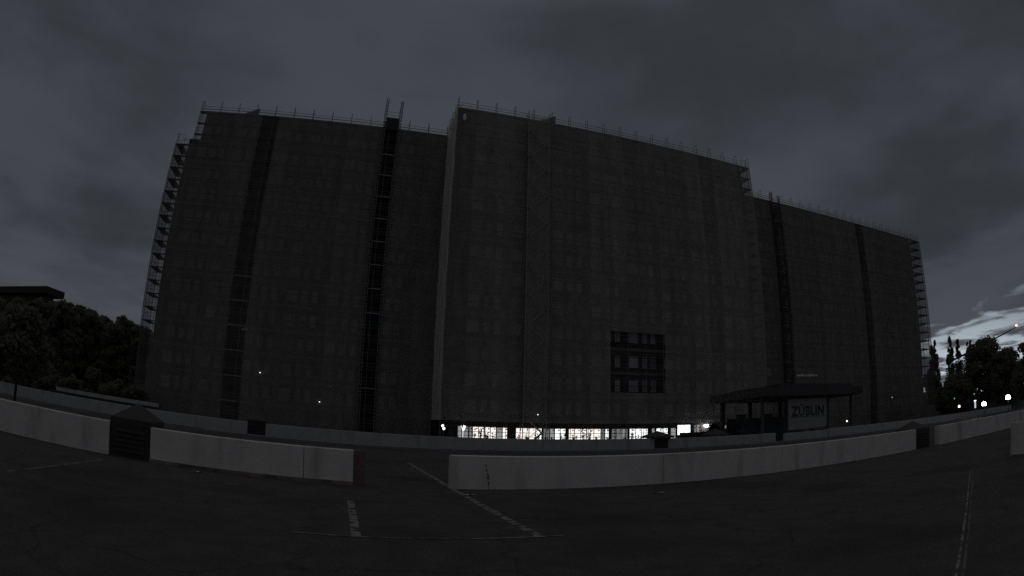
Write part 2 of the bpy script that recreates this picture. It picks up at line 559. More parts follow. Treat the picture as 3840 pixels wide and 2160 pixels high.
def stripe(x0, y0, x1, y1, wd, m, z=0.008, name='bay_line', seed=0):
    rnd = random.Random(seed)
    a, b = Vector((x0, y0, 0)), Vector((x1, y1, 0))
    d = (b - a); ln = d.length; d.normalize()
    s = Vector((-d.y, d.x, 0))
    k = max(2, int(ln / 0.35))
    mb = MB()
    for i in range(k + 1):
        p = a + d * (ln * i / k)
        e0 = wd / 2 * (1 + rnd.uniform(-0.16, 0.1)); e1 = wd / 2 * (1 + rnd.uniform(-0.16, 0.1))
        mb.v += [tuple(p + s * e0 + Vector((0, 0, z))), tuple(p - s * e1 + Vector((0, 0, z)))]
    for i in range(k):
        mb.f.append((2 * i, 2 * i + 1, 2 * i + 3, 2 * i + 2))
    return structure(mb.build(name, m))


stripe(0.25, 7.62, 0.25, 11.1, 0.14, 'paint', seed=1)
stripe(2.78, 7.66, 2.78, 23.0, 0.15, 'paint', seed=2)
stripe(-0.6, 7.60, 3.15, 7.66, 0.06, 'paint', z=0.012, seed=3)
stripe(-5.56, 8.3, -5.56, 12.7, 0.12, 'paint_worn', seed=4)
stripe(-2.6, 11.95, -2.0, 11.93, 0.1, 'paint_worn', seed=5)
stripe(5.45, 12.1, 6.15, 12.05, 0.1, 'paint_worn', seed=6)
stripe(13.3, 6.84, 3.6, 1.93, 0.035, 'paint', name='lane_line', seed=7)
stripe(13.3, 6.76, 3.6, 1.85, 0.03, 'paint_worn', name='lane_line', seed=8)

# ------------------------------------------------------------------ parapet walls
DA, DB, HW, TH = 13.95, 38.0, 0.843, 0.28


def wall(label, segs, Y, m, pier=None, coping=True, h=HW, group=None, z0=0.0, name='parapet_wall', plinth=False):
    x0, x1 = segs[0], segs[-1]
    t = thing(name, label, 'wall', ((x0 + x1) / 2, Y, z0), group)
    for a, b in zip(segs[:-1], segs[1:]):
        j0 = 0.0 if a == x0 else 0.008
        j1 = 0.0 if b == x1 else 0.008
        ox = (x0 + x1) / 2
        mb = MB()
        # chamfered panel cross-section
        c = 0.015
        sec = [(0, 0.0), (0, h - c), (c, h), (TH - c, h), (TH, h - c), (TH, 0.0)]
        pts = [(a + j0 - ox, y, z) for y, z in sec]
        mb.prism(pts, (b - j1 - a - j0, 0, 0))
        mb.build('panel', m, t)
    if plinth:
        MB().quadbox(x0 - (x0 + x1) / 2, x1 - (x0 + x1) / 2, -0.09, -0.003, 0.0, 0.085).build('plinth', 'plinth', t)
    if pier:
        MB().quadbox(pier[0] - (x0 + x1) / 2, pier[1] - (x0 + x1) / 2, 0.02, TH + 0.02, 0, h - 0.012).build('end_pier', 'brown', t)
    return t


wall('white low wall running from the small tree to the near roofed vent hut', [-40, -34, -28, -22, -16, -10.2, -5.95], DA, 'wall')
wall('short white low wall with a reddish brown end pier beside the opening', [-4.76, -0.83, 0.36], DA, 'wall', pier=(0.364, 0.64), plinth=True)
wall('long white low wall behind the worn bay lines with a weed at its foot', [2.72, 8.63, 13.22, 17.4, 21.54], DA, 'wall')
wall('white low wall running on towards the floodlights beyond the dark vent hut', [23.69, 29.5, 35.2, 41.0, 47.0], DA, 'wall')
wall('grey far wall on the side of the dark wood behind the near walls', [-60, -48, -36, -24, -15, -6.09], DB, 'wall_far')
wall('long grey far wall under the lit windows between two roofed vent huts', [-4.87, 0.9, 5.2, 9.5, 13.8, 17.9, 22.66], DB, 'wall_far')
wall('grey far wall in front of the canopy ending in a dark gap', [23.9, 28.0, 31.5, 35.2], DB, 'wall_far', h=0.80)
wall('short grey far wall below the white banner', [36.4, 40.0, 42.3], DB, 'wall_far', h=0.70)
wall('grey far wall running past the right wing to the floodlights', [42.5, 50, 58, 66, 78, 90], DB, 'wall_far', h=0.80)
# wall that comes towards the camera at the right
t = thing('parapet_wall', 'white low wall end standing by the dark shrub at the lane line', 'wall', (16.47, 6.99, 0))
MB().quadbox(0, 0.28, -9.0, -4.52, 0, 0.9).build('panel', 'wall', t)
MB().quadbox(0, 0.28, -4.5, 0, 0, 0.9).build('panel', 'wall', t)
# terrace wall in front of the wood
t = thing('terrace_wall', 'low pale terrace wall at the foot of the dark wood', 'wall', (-27.0, 62.0, GZ))
for a, b in ((-7.2, -2.4), (-2.385, 2.4), (2.415, 6.6)):
    MB().quadbox(a, b, 0, 0.3, 2.1, 2.52).build('coping', 'wall_far', t)
    MB().quadbox(a, b, 0.02, 0.28, 0, 2.098).build('panel', 'hut', t)
t = thing('terrace_wall', 'low dark ramp wall under the bright lit panel and the wall lamp', 'wall', (44.6, 61.0, GZ))
for a, b in ((-4.4, -0.01), (0.01, 4.8)):
    MB().quadbox(a, b, 0, 0.3, 0, 2.42).build('panel', 'hut_roof', t)


def hut(label, x0, x1, Y, eave=0.97, apex=1.38, over=0.05, depth=1.2, group=None):
    t = thing('vent_hut', label, 'vent hut', ((x0 + x1) / 2, Y, 0), group)
    hw = (x1 - x0) / 2
    mb = MB()
    mb.quadbox(-hw, hw, 0.02, depth, 0, eave - 0.12)
    mb.build('body', 'hut', t)
    lv = MB()
    for i in range(5):
        z = 0.18 + i * 0.12
        lv.prism([(-hw * 0.75, 0.018, z), (-hw * 0.75, -0.02, z - 0.03), (-hw * 0.75, 0.018, z + 0.05)], (hw * 1.5, 0, 0))
    lv.build('louvre', 'hut', t)
    r = hw + over
    y0, y1 = 0.02 - over, depth + over
    cx, cy = 0, (y0 + y1) / 2
    rf = MB()
    b = [(-r, y0, eave - 0.12), (r, y0, eave - 0.12), (r, y1, eave - 0.12), (-r, y1, eave - 0.12)]
    e = [(-r, y0, eave), (r, y0, eave), (r, y1, eave), (-r, y1, eave)]
    rf.v += b + e + [(cx, cy, apex)]
    rf.f += [(3, 2, 1, 0)] + [(i, (i + 1) % 4, 4 + (i + 1) % 4, 4 + i) for i in range(4)] + [(4 + i, 4 + (i + 1) % 4, 8) for i in range(4)]
    rf.build('roof', 'hut_roof', t)
    return t


hut('dark vent hut with pyramid roof in the gap between two near white walls', -5.93, -4.78, DA, over=0.0)
hut('dark vent hut with pyramid roof at the far end of the long near white wall', 21.56, 22.75, DA, eave=0.86, apex=1.2, over=0.0)
hut('dark vent hut in the gap of the far wall facing the hoist', -6.07, -4.89, DB, eave=1.02, apex=1.42, over=0.05)
hut('dark vent hut silhouetted against the lit ground floor windows', 22.68, 23.88, DB, eave=0.98, apex=1.40, over=0.36)
hut('dark vent hut beside the gap in the far wall near the canopy', 27.6 + 1.75, 28.7 + 1.75, DB + 1.4, eave=0.95, apex=1.45, over=0.3)

# low pipe rail along the kerb
t = thing('pipe_rail', 'low steel pipe rail along the kerb before the far wall', 'rail', (20, 33.5, 0))
MB().beam((-28, 0, 0.20), (32, 0, 0.20), 0.022, 8).build('rail', 'steel', t)
for k in range(21):
    MB().beam((-28 + 3 * k, 0, 0), (-28 + 3 * k, 0, 0.19), 0.02, 6).build('post', 'steel', t)

# litter
for i, (x, y, s, lab) in enumerate(((-3.35, 13.2, 0.10, 'pale scrap of litter at the foot of the short white wall'), (2.9, 12.6, 0.12, 'pale scrap of litter before the worn diagonal line'), (7.2, 11.9, 0.1, 'pale scrap of litter on bare asphalt before the long wall'))):
    rnd = random.Random(i)
    mb = MB()
    for k in range(3):
        a = rnd.uniform(0, 3)
        c = Vector((rnd.uniform(-s, s), rnd.uniform(-s, s), 0))
        mb.poly([tuple(c + Vector((math.cos(a + q) * s * rnd.uniform(.5, 1), math.sin(a + q) * s * rnd.uniform(.5, 1), 0.005 + 0.03 * rnd.random()))) for q in (0, 1.5, 3.1, 4.6)])
    tag(mb.build('litter', 'litter', None, (x, y, 0.006)), lab, 'litter')

# ------------------------------------------------------------------ main building
FL0, FLH = 2.67, 3.58
YC, YL = 74.8, 82.4           # outer plane of the scaffold on the centre block and on the wings
XL0, XL1 = -31.3, 13.0
XC0, XC1 = 13.0, 67.3
XR0, XR1 = 67.3, 137.4
ZL, ZLs, ZC, ZR = 46.8, 41.9, 47.85, 46.2

bld = thing('office_block', 'huge long high-rise slab block wrapped in scaffolding and grey netting', 'building', (30, 90, GZ))


def bw(mb, name, m):
    o = mb.build(name, m, bld)
    o.matrix_parent_inverse = Matrix.Translation((-30, -90, -GZ))
    return o


bw(MB().quadbox(-29.4, 14.3, 83.7, 97, GZ, ZLs + 0.4), 'wing_wall', 'facade')
bw(MB().quadbox(-27.5, 14.3, 83.703, 96.9, ZLs + 0.402, ZL + 0.6), 'attic_wall', 'facade')
bw(MB().quadbox(14.305, 66.0, 76.1, 97.2, GZ, ZC + 0.68), 'centre_wall', 'facade')
bw(MB().quadbox(66.005, 133.6, 83.7, 97, GZ, ZR + 0.58), 'wing_wall', 'facade')
for k in range(13):
    z = FL0 + FLH * k
    for x0, x1, y in ((-29.4 if z < ZLs else -27.5, 14.3, 83.7), (14.31, 66.0, 76.1), (66.01, 133.6, 83.7)):
        if z < (ZC if y < 80 else ZR) - 1.5:
            bw(MB().quadbox(x0, x1, y - 0.06, y - 0.002, z - 0.22, z + 0.22), 'floor_band', 'slab')

# windows: a module of one wide and two narrow windows; the 290 that show largest are single parts, the rest one mesh
win_me = {}
for nm, ww in (('w', 1.55), ('n', 0.85)):
    hh = 1.75
    fr = MB()
    for a, b, c, d in ((-ww / 2, ww / 2, 0, 0.09), (-ww / 2, ww / 2, hh - 0.09, hh), (-ww / 2, -ww / 2 + 0.08, 0.09, hh - 0.09), (ww / 2 - 0.08, ww / 2, 0.09, hh - 0.09)):
        fr.quadbox(a, b, -0.07, -0.003, c, d)
    me = fr.mesh('window'); me.materials.append(MT['frame'])
    pn = MB().quadbox(-ww / 2 + 0.082, ww / 2 - 0.082, -0.035, -0.004, 0.092, hh - 0.092)
    pm = pn.mesh('pane'); pm.materials.append(MT['blind'])
    win_me[nm] = (me, pm, fr, pn)
wins = []
for x0, x1, y in ((-28.2, 12.6, 83.7), (15.6, 65.4, 76.1), (68.2, 132.5, 83.7)):
    x = x0
    k = 0
    seq = (('w', 1.5), ('n', 3.4), ('n', 4.9))
    while x < x1 - 4.9:
        for nm, dx in seq:
            for fl in range(12):
                wins.append((x + dx, y, FL0 + 0.85 + FLH * fl, nm))
        x += 6.14
    del k
wins.sort(key=lambda q: (q[0] - 25) ** 2 * 0.35 + q[1] ** 2 + (q[2] * 1.6) ** 2)
rest_f, rest_p = MB(), MB()
for i, (x, y, z, nm) in enumerate(wins):
    me, pm, fr, pn = win_me[nm]
    if i < 290:
        o = link('window', me, bld, (x - 30, y - 90, z - GZ))
        link('pane', pm, o)
    else:
        for src, dst in ((fr, rest_f), (pn, rest_p)):
            b = len(dst.v)
            dst.v += [(vx + x, vy + y, vz + z) for vx, vy, vz in src.v]
            dst.f += [tuple(b + q for q in f) for f in src.f]
bw(rest_f, 'window_frames', 'frame')['kind'] = 'stuff'
bw(rest_p, 'window_panes', 'blind')['kind'] = 'stuff'

# lit ground floor of the centre block, seen under the netting
S = 76.1 / 74.8


def gwin(x0, x1, z0, z1, m, nm=1.0, frame='black', tall=True):
    x0, x1 = x0 * S, x1 * S
    ox, oz = (x0 + x1) / 2, z0
    fr = MB()
    cnt = max(1, round((x1 - x0) / nm))
    t = 0.045
    fr.quadbox(x0 - ox, x1 - ox, -0.09, -0.004, -0.06, 0.0)
    fr.quadbox(x0 - ox, x1 - ox, -0.09, -0.004, z1 - z0, z1 - z0 + 0.06)
    for k in range(cnt + 1):
        xx = x0 - ox + (x1 - x0) * k / cnt
        fr.quadbox(xx - t, xx + t, -0.08, -0.005, 0.001, z1 - z0 - 0.001)
    if z1 - z0 > 2:
        fr.quadbox(x0 - ox, x1 - ox, -0.085, -0.006, 0.98 - z0 - 0.035, 0.98 - z0 + 0.035)
        fr.quadbox(x0 - ox, x1 - ox, -0.085, -0.006, 0.42 - z0 - 0.03, 0.42 - z0 + 0.03)
        for k in range(cnt):
            xx = x0 - ox + (x1 - x0) * (k + 0.72) / cnt
            fr.quadbox(xx - 0.09, xx + 0.09, -0.12, -0.041, z1 - z0 - 0.34, z1 - z0 - 0.16)
    o = fr.build('window', frame, bld, (ox - 30, 76.1 - 90, oz - GZ))
    for k in range(cnt):
        a = x0 - ox + (x1 - x0) * k / cnt + t + 0.002
        b = x0 - ox + (x1 - x0) * (k + 1) / cnt - t - 0.002
        MB().quadbox(a, b, -0.04, -0.005, 0.002, z1 - z0 - 0.002).build('pane', m, o)
    return o


ZW0, ZW1 = -0.9, 1.66
for x0, x1, m in ((15.3, 16.75, 'lit_pale'), (16.8, 17.25, 'lit_grey'), (17.3, 20.5, 'lit_pink'), (20.55, 21.3, 'lit_pale'), (21.35, 22.1, 'lit_pink'), (23.2, 26.0, 'lit_pink'),
                  (26.05, 26.87, 'lit_white'), (27.1, 28.0, 'lit_grey'), (28.05, 28.7, 'lit_pale'), (28.76, 30.35, 'lit_white'),
                  (30.8, 33.5, 'lit_pink'), (33.55, 35.7, 'lit_pink'), (35.75, 36.35, 'lit_grey'), (36.4, 36.98, 'lit_white'), (37.4, 38.1, 'lit_grey'), (38.15, 40.05, 'lit_grey'),
                  (40.3, 43.4, 'lit_white'), (44.05, 44.65, 'lit_pale'), (44.85, 46.9, 'lit_white'), (47.4, 48.35, 'lit_pale')):
    gwin(x0, x1, ZW0, ZW1, m, nm=0.92)
gwin(48.6, 51.05, 0.55, 2.05, 'lit_bright', nm=1.2)
gwin(51.75, 52.75, 0.55, 2.0, 'lit_grey', nm=0.5, frame='frame')
gwin(57.6, 59.45, 0.3, 1.75, 'lit_pale', nm=0.6)
# a faint lit strip of windows on the right wing
for i in range(9):
    x = 82.5 + i * 0.72
    o = MB().quadbox(-0.34, 0.34, -0.07, -0.004, 0, 0.42).build('window', 'frame', bld, (x * 83.7 / 82.4 - 30, 83.7 - 90, 10.75 - GZ))
    MB().quadbox(-0.27, 0.27, -0.10, -0.071, 0.05, 0.37).build('pane', 'lit_faint', o)


# ------------------------------------------------------------------ scaffolding
BAY = 3.07


def netting(parent, o, x0, x1, z0, z1, ydir, m, var, side=False):
    """a net sheet, tied at the standards, slightly bellied between the ties; local to parent"""
    wd, ht = x1 - x0, z1 - z0
    nx, nz = 6, max(2, int(ht / 1.0))
    rnd = random.Random(var)
    mb = MB()
    ph = [rnd.uniform(0, 6.28) for _ in range(4)]
    for j in range(nz + 1):
        for i in range(nx + 1):
            u, v = i / nx, j / nz
            bel = math.sin(math.pi * u) * (0.05 + 0.05 * math.sin(v * ht * 1.57 + ph[0])) + 0.02 * math.sin(v * ht * 0.9 + ph[1] + 5 * u)
            if side:
                mb.v.append((bel * ydir, wd * u, ht * v))
            else:
                mb.v.append((wd * u, -bel, ht * v))
    for j in range(nz):
        for i in range(nx):
            a = j * (nx + 1) + i
            mb.f.append((a, a + 1, a + nx + 2, a + nx + 1))
    ob = mb.build('netting', m, parent, o)
    for p in ob.data.polygons:
        p.use_smooth = True
    return ob


def scaffold(label, X0, X1, Y, ztop, lift, gaps=(), nets=True, left_step=None, end_left=False, end_right=False, group=None, hole=None, zbase=GZ, net='net', net_from=2.35):
    """facade scaffold: frames at every bay, decks at every lift, guard rails, netting sheets; local origin X0, Y, zbase"""
    t = thing('scaffold', label, 'scaffolding', (X0, Y, zbase), group)
    ht = ztop - zbase
    nb = round((X1 - X0) / BAY)
    bay = (X1 - X0) / nb
    lifts = []
    z = ht
    while z > 1.2:
        lifts.append(z); z -= lift
    W = 0.75

    def frame_mesh(h, top):
        mb = MB()
        for y in (0.06, 0.06 + W):
            mb.beam((0, y, 0), (0, y, h + top), 0.042, 5)
        for q in lifts:
            if q <= h + 0.01:
                mb.beam((0, 0.06, q - 0.06), (0, 0.06 + W, q - 0.06), 0.03, 4)
        mb.beam((0, 0.06, h + top - 0.03), (0, 0.06 + W, h + top - 0.03), 0.034, 4)
        me = mb.mesh('frame'); me.materials.append(MT['tube'])
        return me
    full = frame_mesh(ht, 2.0)
    step_h = None
    if left_step:
        step_x, step_z = left_step
        step_h = max(q for q in lifts if q <= step_z - zbase + 0.6)
        stepm = frame_mesh(step_h, 2.0)
    for k in range(nb + 1):
        x = bay * k
        if left_step and X0 + x < step_x - 0.01:
            link('frame', stepm, t, (x + 0.04, 0, 0))
            continue
        link('frame', full, t, (min(max(x, 0.04), X1 - X0 - 0.04), 0, 0))
    if left_step:
        link('frame', full, t, (step_x - X0, 0, 0))
    for q in lifts:
        a = 0.0
        if left_step and q > step_h + 0.01:
            a = step_x - X0
        MB().quadbox(a, X1 - X0, 0.10, 0.02 + W, q - 0.055, q).build('deck', 'deck', t)
        rl = MB()
        for dz in (0.5, 1.0):
            rl.beam((a, 0.055, q + dz), (X1 - X0, 0.055, q + dz), 0.024 if q < ht - 0.1 else 0.03, 4)
        if q > ht - 0.1:
            rl.beam((a, 0.07 + W, q + 1.0), (X1 - X0, 0.07 + W, q + 1.0), 0.026, 4)
            rl.quadbox(a, X1 - X0, 0.062, 0.085, q + 0.002, q + 0.15)
        rl.build('guard_rail', 'tube', t)
    # netting, one sheet per bay, broken by the gaps and the square hole
    zn0 = net_from - zbase
    cuts = sorted(set([0.0, X1 - X0] + [bay * k for k in range(nb + 1)]))
    spans = []
    for a, b in zip(cuts[:-1], cuts[1:]):
        segs = [(a, b)]
        for g0, g1 in gaps:
            g0, g1 = g0 - X0, g1 - X0
            nxt = []
            for p, q in segs:
                if q <= g0 or p >= g1:
                    nxt.append((p, q))
                else:
                    if p < g0:
                        nxt.append((p, g0))
                    if q > g1:
                        nxt.append((g1, q))
            segs = nxt
        if hole:
            nxt = []
            for p, q in segs:
                for c in (hole[0] - X0, hole[1] - X0):
                    if p + 0.05 < c < q - 0.05:
                        nxt.append((p, c)); p = c
                nxt.append((p, q))
            segs = nxt
        spans += [s for s in segs if s[1] - s[0] > 0.08]
    for i, (a, b) in enumerate(spans):
        top = ht - 0.02
        if left_step and X0 + b <= step_x + 0.02:
            top = step_h - 0.02
        mid = X0 + (a + b) / 2
        if hole and hole[0] < mid < hole[1]:
            netting(t, (a, -0.01, zn0), a, b, zn0, hole[2] - zbase, 1, net, i)
            netting(t, (a, -0.01, hole[3] - zbase), a, b, hole[3] - zbase, top, 1, net, i + 50)
        else:
            netting(t, (a, -0.01 - 0.004 * (i % 2), zn0), a, b, zn0, top, 1, net, i)
    return t, lifts, ht


def end_scaffold(parent, x0, x1, depth, lifts, top, W=1.3, sign=1):
    """short return of the scaffold round a block end (local coordinates of its scaffold)"""
    for q in lifts:
        if q <= top + 0.01:
            MB().quadbox(min(x0, x1), max(x0, x1), 0.86, depth, q - 0.055, q).build('deck', 'deck', parent)
    xo = x0
    for y in np.linspace(0.9, depth, 3):
        mb = MB()
        for x in (x0 + 0.04 * sign, x1 - 0.12 * sign):
            mb.beam((x, y, 0), (x, y, top + 2.0), 0.034, 5)
        mb.beam((x0 + 0.04 * sign, y, top + 1.97), (x1 - 0.12 * sign, y, top + 1.97), 0.034, 4)
        mb.build('frame', 'tube', parent)
    rl = MB()
    for q in lifts:
        if q <= top + 0.01:
            for dz in (0.5, 1.0):
                rl.beam((x0 + 0.04 * sign, 0.86, q + dz), (x0 + 0.04 * sign, depth, q + dz), 0.024, 4)
    rl.build('guard_rail', 'tube', parent)


# left wing
L1, L2 = (-17.4, -14.6), (2.55, 5.0)
tL, liftL, htL = scaffold('netted scaffold on the wing by the dark wood, stepped down at its end', XL0, XL1 - 0.05, YL, ZL, 2.0,
                          gaps=(L1, L2, (XL0, -27.45)), left_step=(-28.4, ZLs), net_from=-0.9, net='net_wing')
step_h = max(q for q in liftL if q <= ZLs - GZ + 0.6)
netting(tL, (0.0, -0.01, -0.9 - GZ), 0, 1.75, -0.9 - GZ, step_h - 0.02, 1, 'net_end', 301)
netting(tL, (1.75, -0.014, -0.9 - GZ), 1.75, -27.45 - XL0, -0.9 - GZ, step_h - 0.02, 1, 'net_wing', 305)
netting(tL, (-28.4 - XL0, -0.012, step_h), -28.4, -27.45, step_h, htL - 0.02, 1, 'net_end', 306)
end_scaffold(tL, 0.0, 1.3, 4.2, liftL, step_h)
netting(tL, (-0.02, 0.0, -0.9 - GZ), 0, 4.2, -0.9 - GZ, step_h - 0.02, -1, 'net_end', 303, side=True)
MB().prism([(10.0, 0.3, htL + 0.02), (13.1, 0.3, htL + 0.02), (13.1, 0.3, htL + 1.45), (11.8, 0.3, htL + 0.85)], (0, 0.05, 0)).build('tarpaulin', 'tarp', tL)

# centre block
HOLE = (37.2, 46.5, 6.9, 15.8)
tC, liftC, htC = scaffold('netted scaffold on the projecting centre block with a dark square opening', XC0, XC1, YC, ZC, 2.1, hole=HOLE, gaps=((23.75, 27.15), (64.2, 67.3)))
netting(tC, (64.2 - XC0, -0.012, 2.35 - GZ), 64.2, 67.3, 2.35 - GZ, htC - 0.02, 1, 'net', 311)
netting(tC, (23.75 - XC0, -0.02, 2.35 - GZ), 23.75, 27.15, 2.35 - GZ, htC - 0.02, 1, 'net', 312)
# return on the left side of the centre block, its net lightened for the sky it faces
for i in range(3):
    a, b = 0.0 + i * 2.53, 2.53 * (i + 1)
    netting(tC, (-0.02 - 0.004 * (i % 2), a, 2.35 - GZ), a, b, 2.35 - GZ, htC - 0.02, -1, 'net_lit_side', 320 + i, side=True)
for q in liftC:
    MB().quadbox(0.06, 1.25, 0.8, 7.5, q - 0.055, q).build('deck', 'deck', tC)
rl = MB()
for dz in (0.5, 1.0):
    rl.beam((0.05, 0.86, htC + dz), (0.05, 7.5, htC + dz), 0.03, 4)
for y in (2.5, 5.0, 7.4):
    rl.beam((0.05, y, htC), (0.05, y, htC + 2.0), 0.034, 4)
    rl.beam((0.9, y, htC), (0.9, y, htC + 2.0), 0.034, 4)
    rl.beam((0.05, y, htC + 1.97), (0.9, y, htC + 1.97), 0.034, 4)
rl.build('guard_rail', 'tube', tC)
MB().ball((1.05, -0.14, htC - 1.6), 0.5, 12, 8, (0.55, 0.12, 1.3)).build('net_hole_sky', 'plastic_and_sky', tC)  # pale disc stands in for sky showing through a hole in the net
MB().prism([(12.2, 0.3, htC + 0.02), (15.7, 0.3, htC + 0.02), (15.7, 0.3, htC + 1.75), (13.9, 0.3, htC + 0.6)], (0, 0.05, 0)).build('tarpaulin', 'tarp', tC)
end_scaffold(tC, XC1 - XC0, XC1 - XC0 - 1.2, 6.8, liftC, htC, sign=-1)
netting(tC, (XC1 - XC0 + 0.02, 0.0, htC - 8.0), 0, 7.4, htC - 8.0, htC - 0.02, 1, 'net_end', 330, side=True)

# right wing
R1, R2 = (78.7, 81.3), (107.2, 109.8)
tR, liftR, htR = scaffold('netted scaffold on the wing beyond the canopy running towards the poplars', XR0 + 0.05, XR1, YL, ZR, 2.21, gaps=(R1, R2, (133.9, 137.4)), net_from=-0.9, net='net_wing')
wR = XR1 - XR0 - 0.05
netting(tR, (wR - 3.5, -0.01, -0.9 - GZ), 0, 3.5, -0.9 - GZ, htR - 0.02, 1, 'net_end', 340)
end_scaffold(tR, wR, wR - 3.2, 5.2, liftR, htR, sign=-1)
netting(tR, (wR + 0.02, 0, -0.9 - GZ), 0, 5.2, -0.9 - GZ, htR - 0.02, 1, 'net_end', 341, side=True)


# unnetted shafts with pale landings
def shaft(parent, X0, g, lo, hi):
    for k in range(0, 13):
        z = FL0 + FLH * k
        if lo < z < hi:
            MB().quadbox(g[0] - X0 + 0.05, g[1] - X0 - 0.05, -0.10, 0.09, z - GZ - 0.06, z - GZ + 0.06).build('landing', 'landing', parent)


def lattice(mb, x, y, z0, z1, s=0.36):
    for dx in (-s / 2, s / 2):
        for dy in (-s / 2, s / 2):
            mb.beam((x + dx, y + dy, z0), (x + dx, y + dy, z1), 0.055, 4)
    z = z0 + 0.1
    i = 0
    while z < z1:
        for dy in (-s / 2, s / 2):
            mb.beam((x - s / 2, y + dy, z), (x + s / 2, y + dy, z), 0.05, 4)
        if i % 2 == 0 and z + 0.5 < z1:
            mb.beam((x - s / 2, y - s / 2, z), (x + s / 2, y - s / 2, z + 0.5), 0.025, 4)
        z += 0.5; i += 1


for p_, X_, g_, zt_ in ((tL, XL0, L1, ZL), (tR, XR0 + 0.05, R1, ZR), (tR, XR0 + 0.05, R2, ZR)):
    netting(p_, (g_[0] - X_, -0.13, -0.9 - GZ), g_[0], g_[1], -0.9 - GZ, zt_ - GZ - 0.02, 1, 'net_shaft', int(g_[0]))
shaft(tL, XL0, L1, 1.0, 22.0)
shaft(tR, XR0 + 0.05, R1, 1.0, 46.0)
# dark sheets added to paint in the shade at the back of the open shafts
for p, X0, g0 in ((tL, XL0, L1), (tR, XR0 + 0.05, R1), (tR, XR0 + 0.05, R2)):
    MB().quadbox(g0[0] - X0, g0[1] - X0, 0.95, 0.98, 0.4, (ZL if p is tL else ZR) + 0.3 - GZ).build('shade_sheet', 'dark', p)

hoist = thing('hoist', 'tall dark builders hoist with two lattice masts rising above the roof edge', 'hoist', ((L2[0] + L2[1]) / 2, YL, GZ))
hx = (L2[1] - L2[0]) / 2
for sx in (-1, 1):
    mb = MB()
    lattice(mb, sx * (hx - 0.02), -0.35, 0, 52.2 - GZ - (0.3 if sx > 0 else 0))
    mb.build('mast', 'tube', hoist)
MB().quadbox(-hx, hx, 0.93, 0.97, 0.5, 48.6 - GZ).build('shade_sheet', 'dark', hoist)  # added dark sheet standing in for the shade inside the hoist shaft
cage = MB()
cage.quadbox(-hx + 0.2, hx - 0.2, -0.55, -0.5, ZL - GZ - 0.4, ZL - GZ + 1.7)
cage.quadbox(-hx + 0.2, -hx + 0.25, -0.5, 0.7, ZL - GZ - 0.4, ZL - GZ + 1.7)
cage.quadbox(hx - 0.25, hx - 0.2, -0.5, 0.7, ZL - GZ - 0.4, ZL - GZ + 1.7)
cage.quadbox(-hx + 0.2, hx - 0.2, -0.55, 0.7, ZL - GZ - 0.46, ZL - GZ - 0.402)
cage.build('cage', 'dark', hoist)
rl = MB()
for dz in (2.2, 2.75):
    rl.beam((-hx - 0.3, -0.5, ZL - GZ + dz), (hx + 0.5, -0.5, ZL - GZ + dz), 0.028, 4)
for x in (-hx - 0.2, hx - 0.35):
    rl.beam((x, -0.5, ZL - GZ + 1.2), (x, -0.5, ZL - GZ + 3.1), 0.035, 4)
rl.build('guard_rail', 'tube', hoist)
for k in range(0, 12):
    z = FL0 + FLH * k - GZ
    if k in (0, 2, 3):
        continue
    MB().quadbox(-hx + 0.25, hx - 0.3, -0.12, 0.3, z - 0.06, z + 0.05).build('landing', 'landing', hoist)
hoist2 = thing('hoist', 'slim hoist with short red mast at the roof edge beside the centre block', 'hoist', ((R1[0] + R1[1]) / 2, YL, GZ))
for sx, zt, m in ((-1, ZR + 2.0, 'red'), (1, ZR + 1.5, 'dark')):
    mb = MB(); lattice(mb, sx * 1.05, -0.3, 0, ZR - GZ - 2.0); mb.build('mast', 'dark', hoist2)
    mb = MB(); lattice(mb, sx * 1.05, -0.3, ZR - GZ - 1.99, zt - GZ); mb.build('mast_head', m, hoist2)

# stair tower of the centre scaffold
st = thing('stair_tower', 'zigzag stair tower behind pale netting on the centre block', 'stairs', (23.75, YC, GZ))
for x in (0.05, 3.35):
    for y in (-1.15, -0.08):
        MB().beam((x, y, 0), (x, y, ZC - GZ + 0.9), 0.06, 6).build('upright', 'tube_pale', st)
z = 0.3
k = 0
fl = MB()
fl.quadbox(0, 2.25, -0.07, 0.0, -0.16, 0.0)
while z + 2.1 < ZC - GZ:
    a, b = ((0.55, 2.85) if k % 2 == 0 else (2.85, 0.55))
    mb = MB()
    for y in (-1.05, -0.55):
        mb.beam((a, y, z), (b, y, z + 2.1), 0.075, 4)
        mb.beam((a, y, z + 0.95), (b, y, z + 3.05), 0.03, 4)
    for i in range(9):
        f = (i + 0.5) / 9
        xx = a + (b - a) * f
        mb.quadbox(xx - 0.12, xx + 0.12, -1.05, -0.55, z + 2.1 * f, z + 2.1 * f + 0.03)
    mb.build('flight', 'tube_pale', st)
    x0, x1 = (2.75, 3.3) if k % 2 == 0 else (0.1, 0.65)
    MB().quadbox(x0, x1, -1.1, -0.12, z + 2.06, z + 2.1).build('landing', 'deck', st)
    z += 2.1; k += 1
# its own net in front
netting(st, (0.02, -1.22, 2.35 - GZ), 0, 3.36, 2.35 - GZ, ZC - GZ, 1, 'net_stair', 350)
for sx in (0.0, 3.42):
    netting(st, (sx, -1.2, 2.35 - GZ), 0, 1.15, 2.35 - GZ, ZC - GZ, -1 if sx == 0 else 1, 'net_end', 351 + int(sx), side=True)

# ------------------------------------------------------------------ canopy with banner
Y1, Y2 = 46.0, 60.0
cz0, cz1 = 4.55, 5.5
gz_c = -0.95
cp = thing('entrance_canopy', 'broad dark flat canopy on columns in front of the right wing', 'canopy', (48, 52, gz_c))


def cpm(mb, name, m):
    o = mb.build(name, m, cp); o.matrix_parent_inverse = Matrix.Translation((-48, -52, -gz_c)); return o


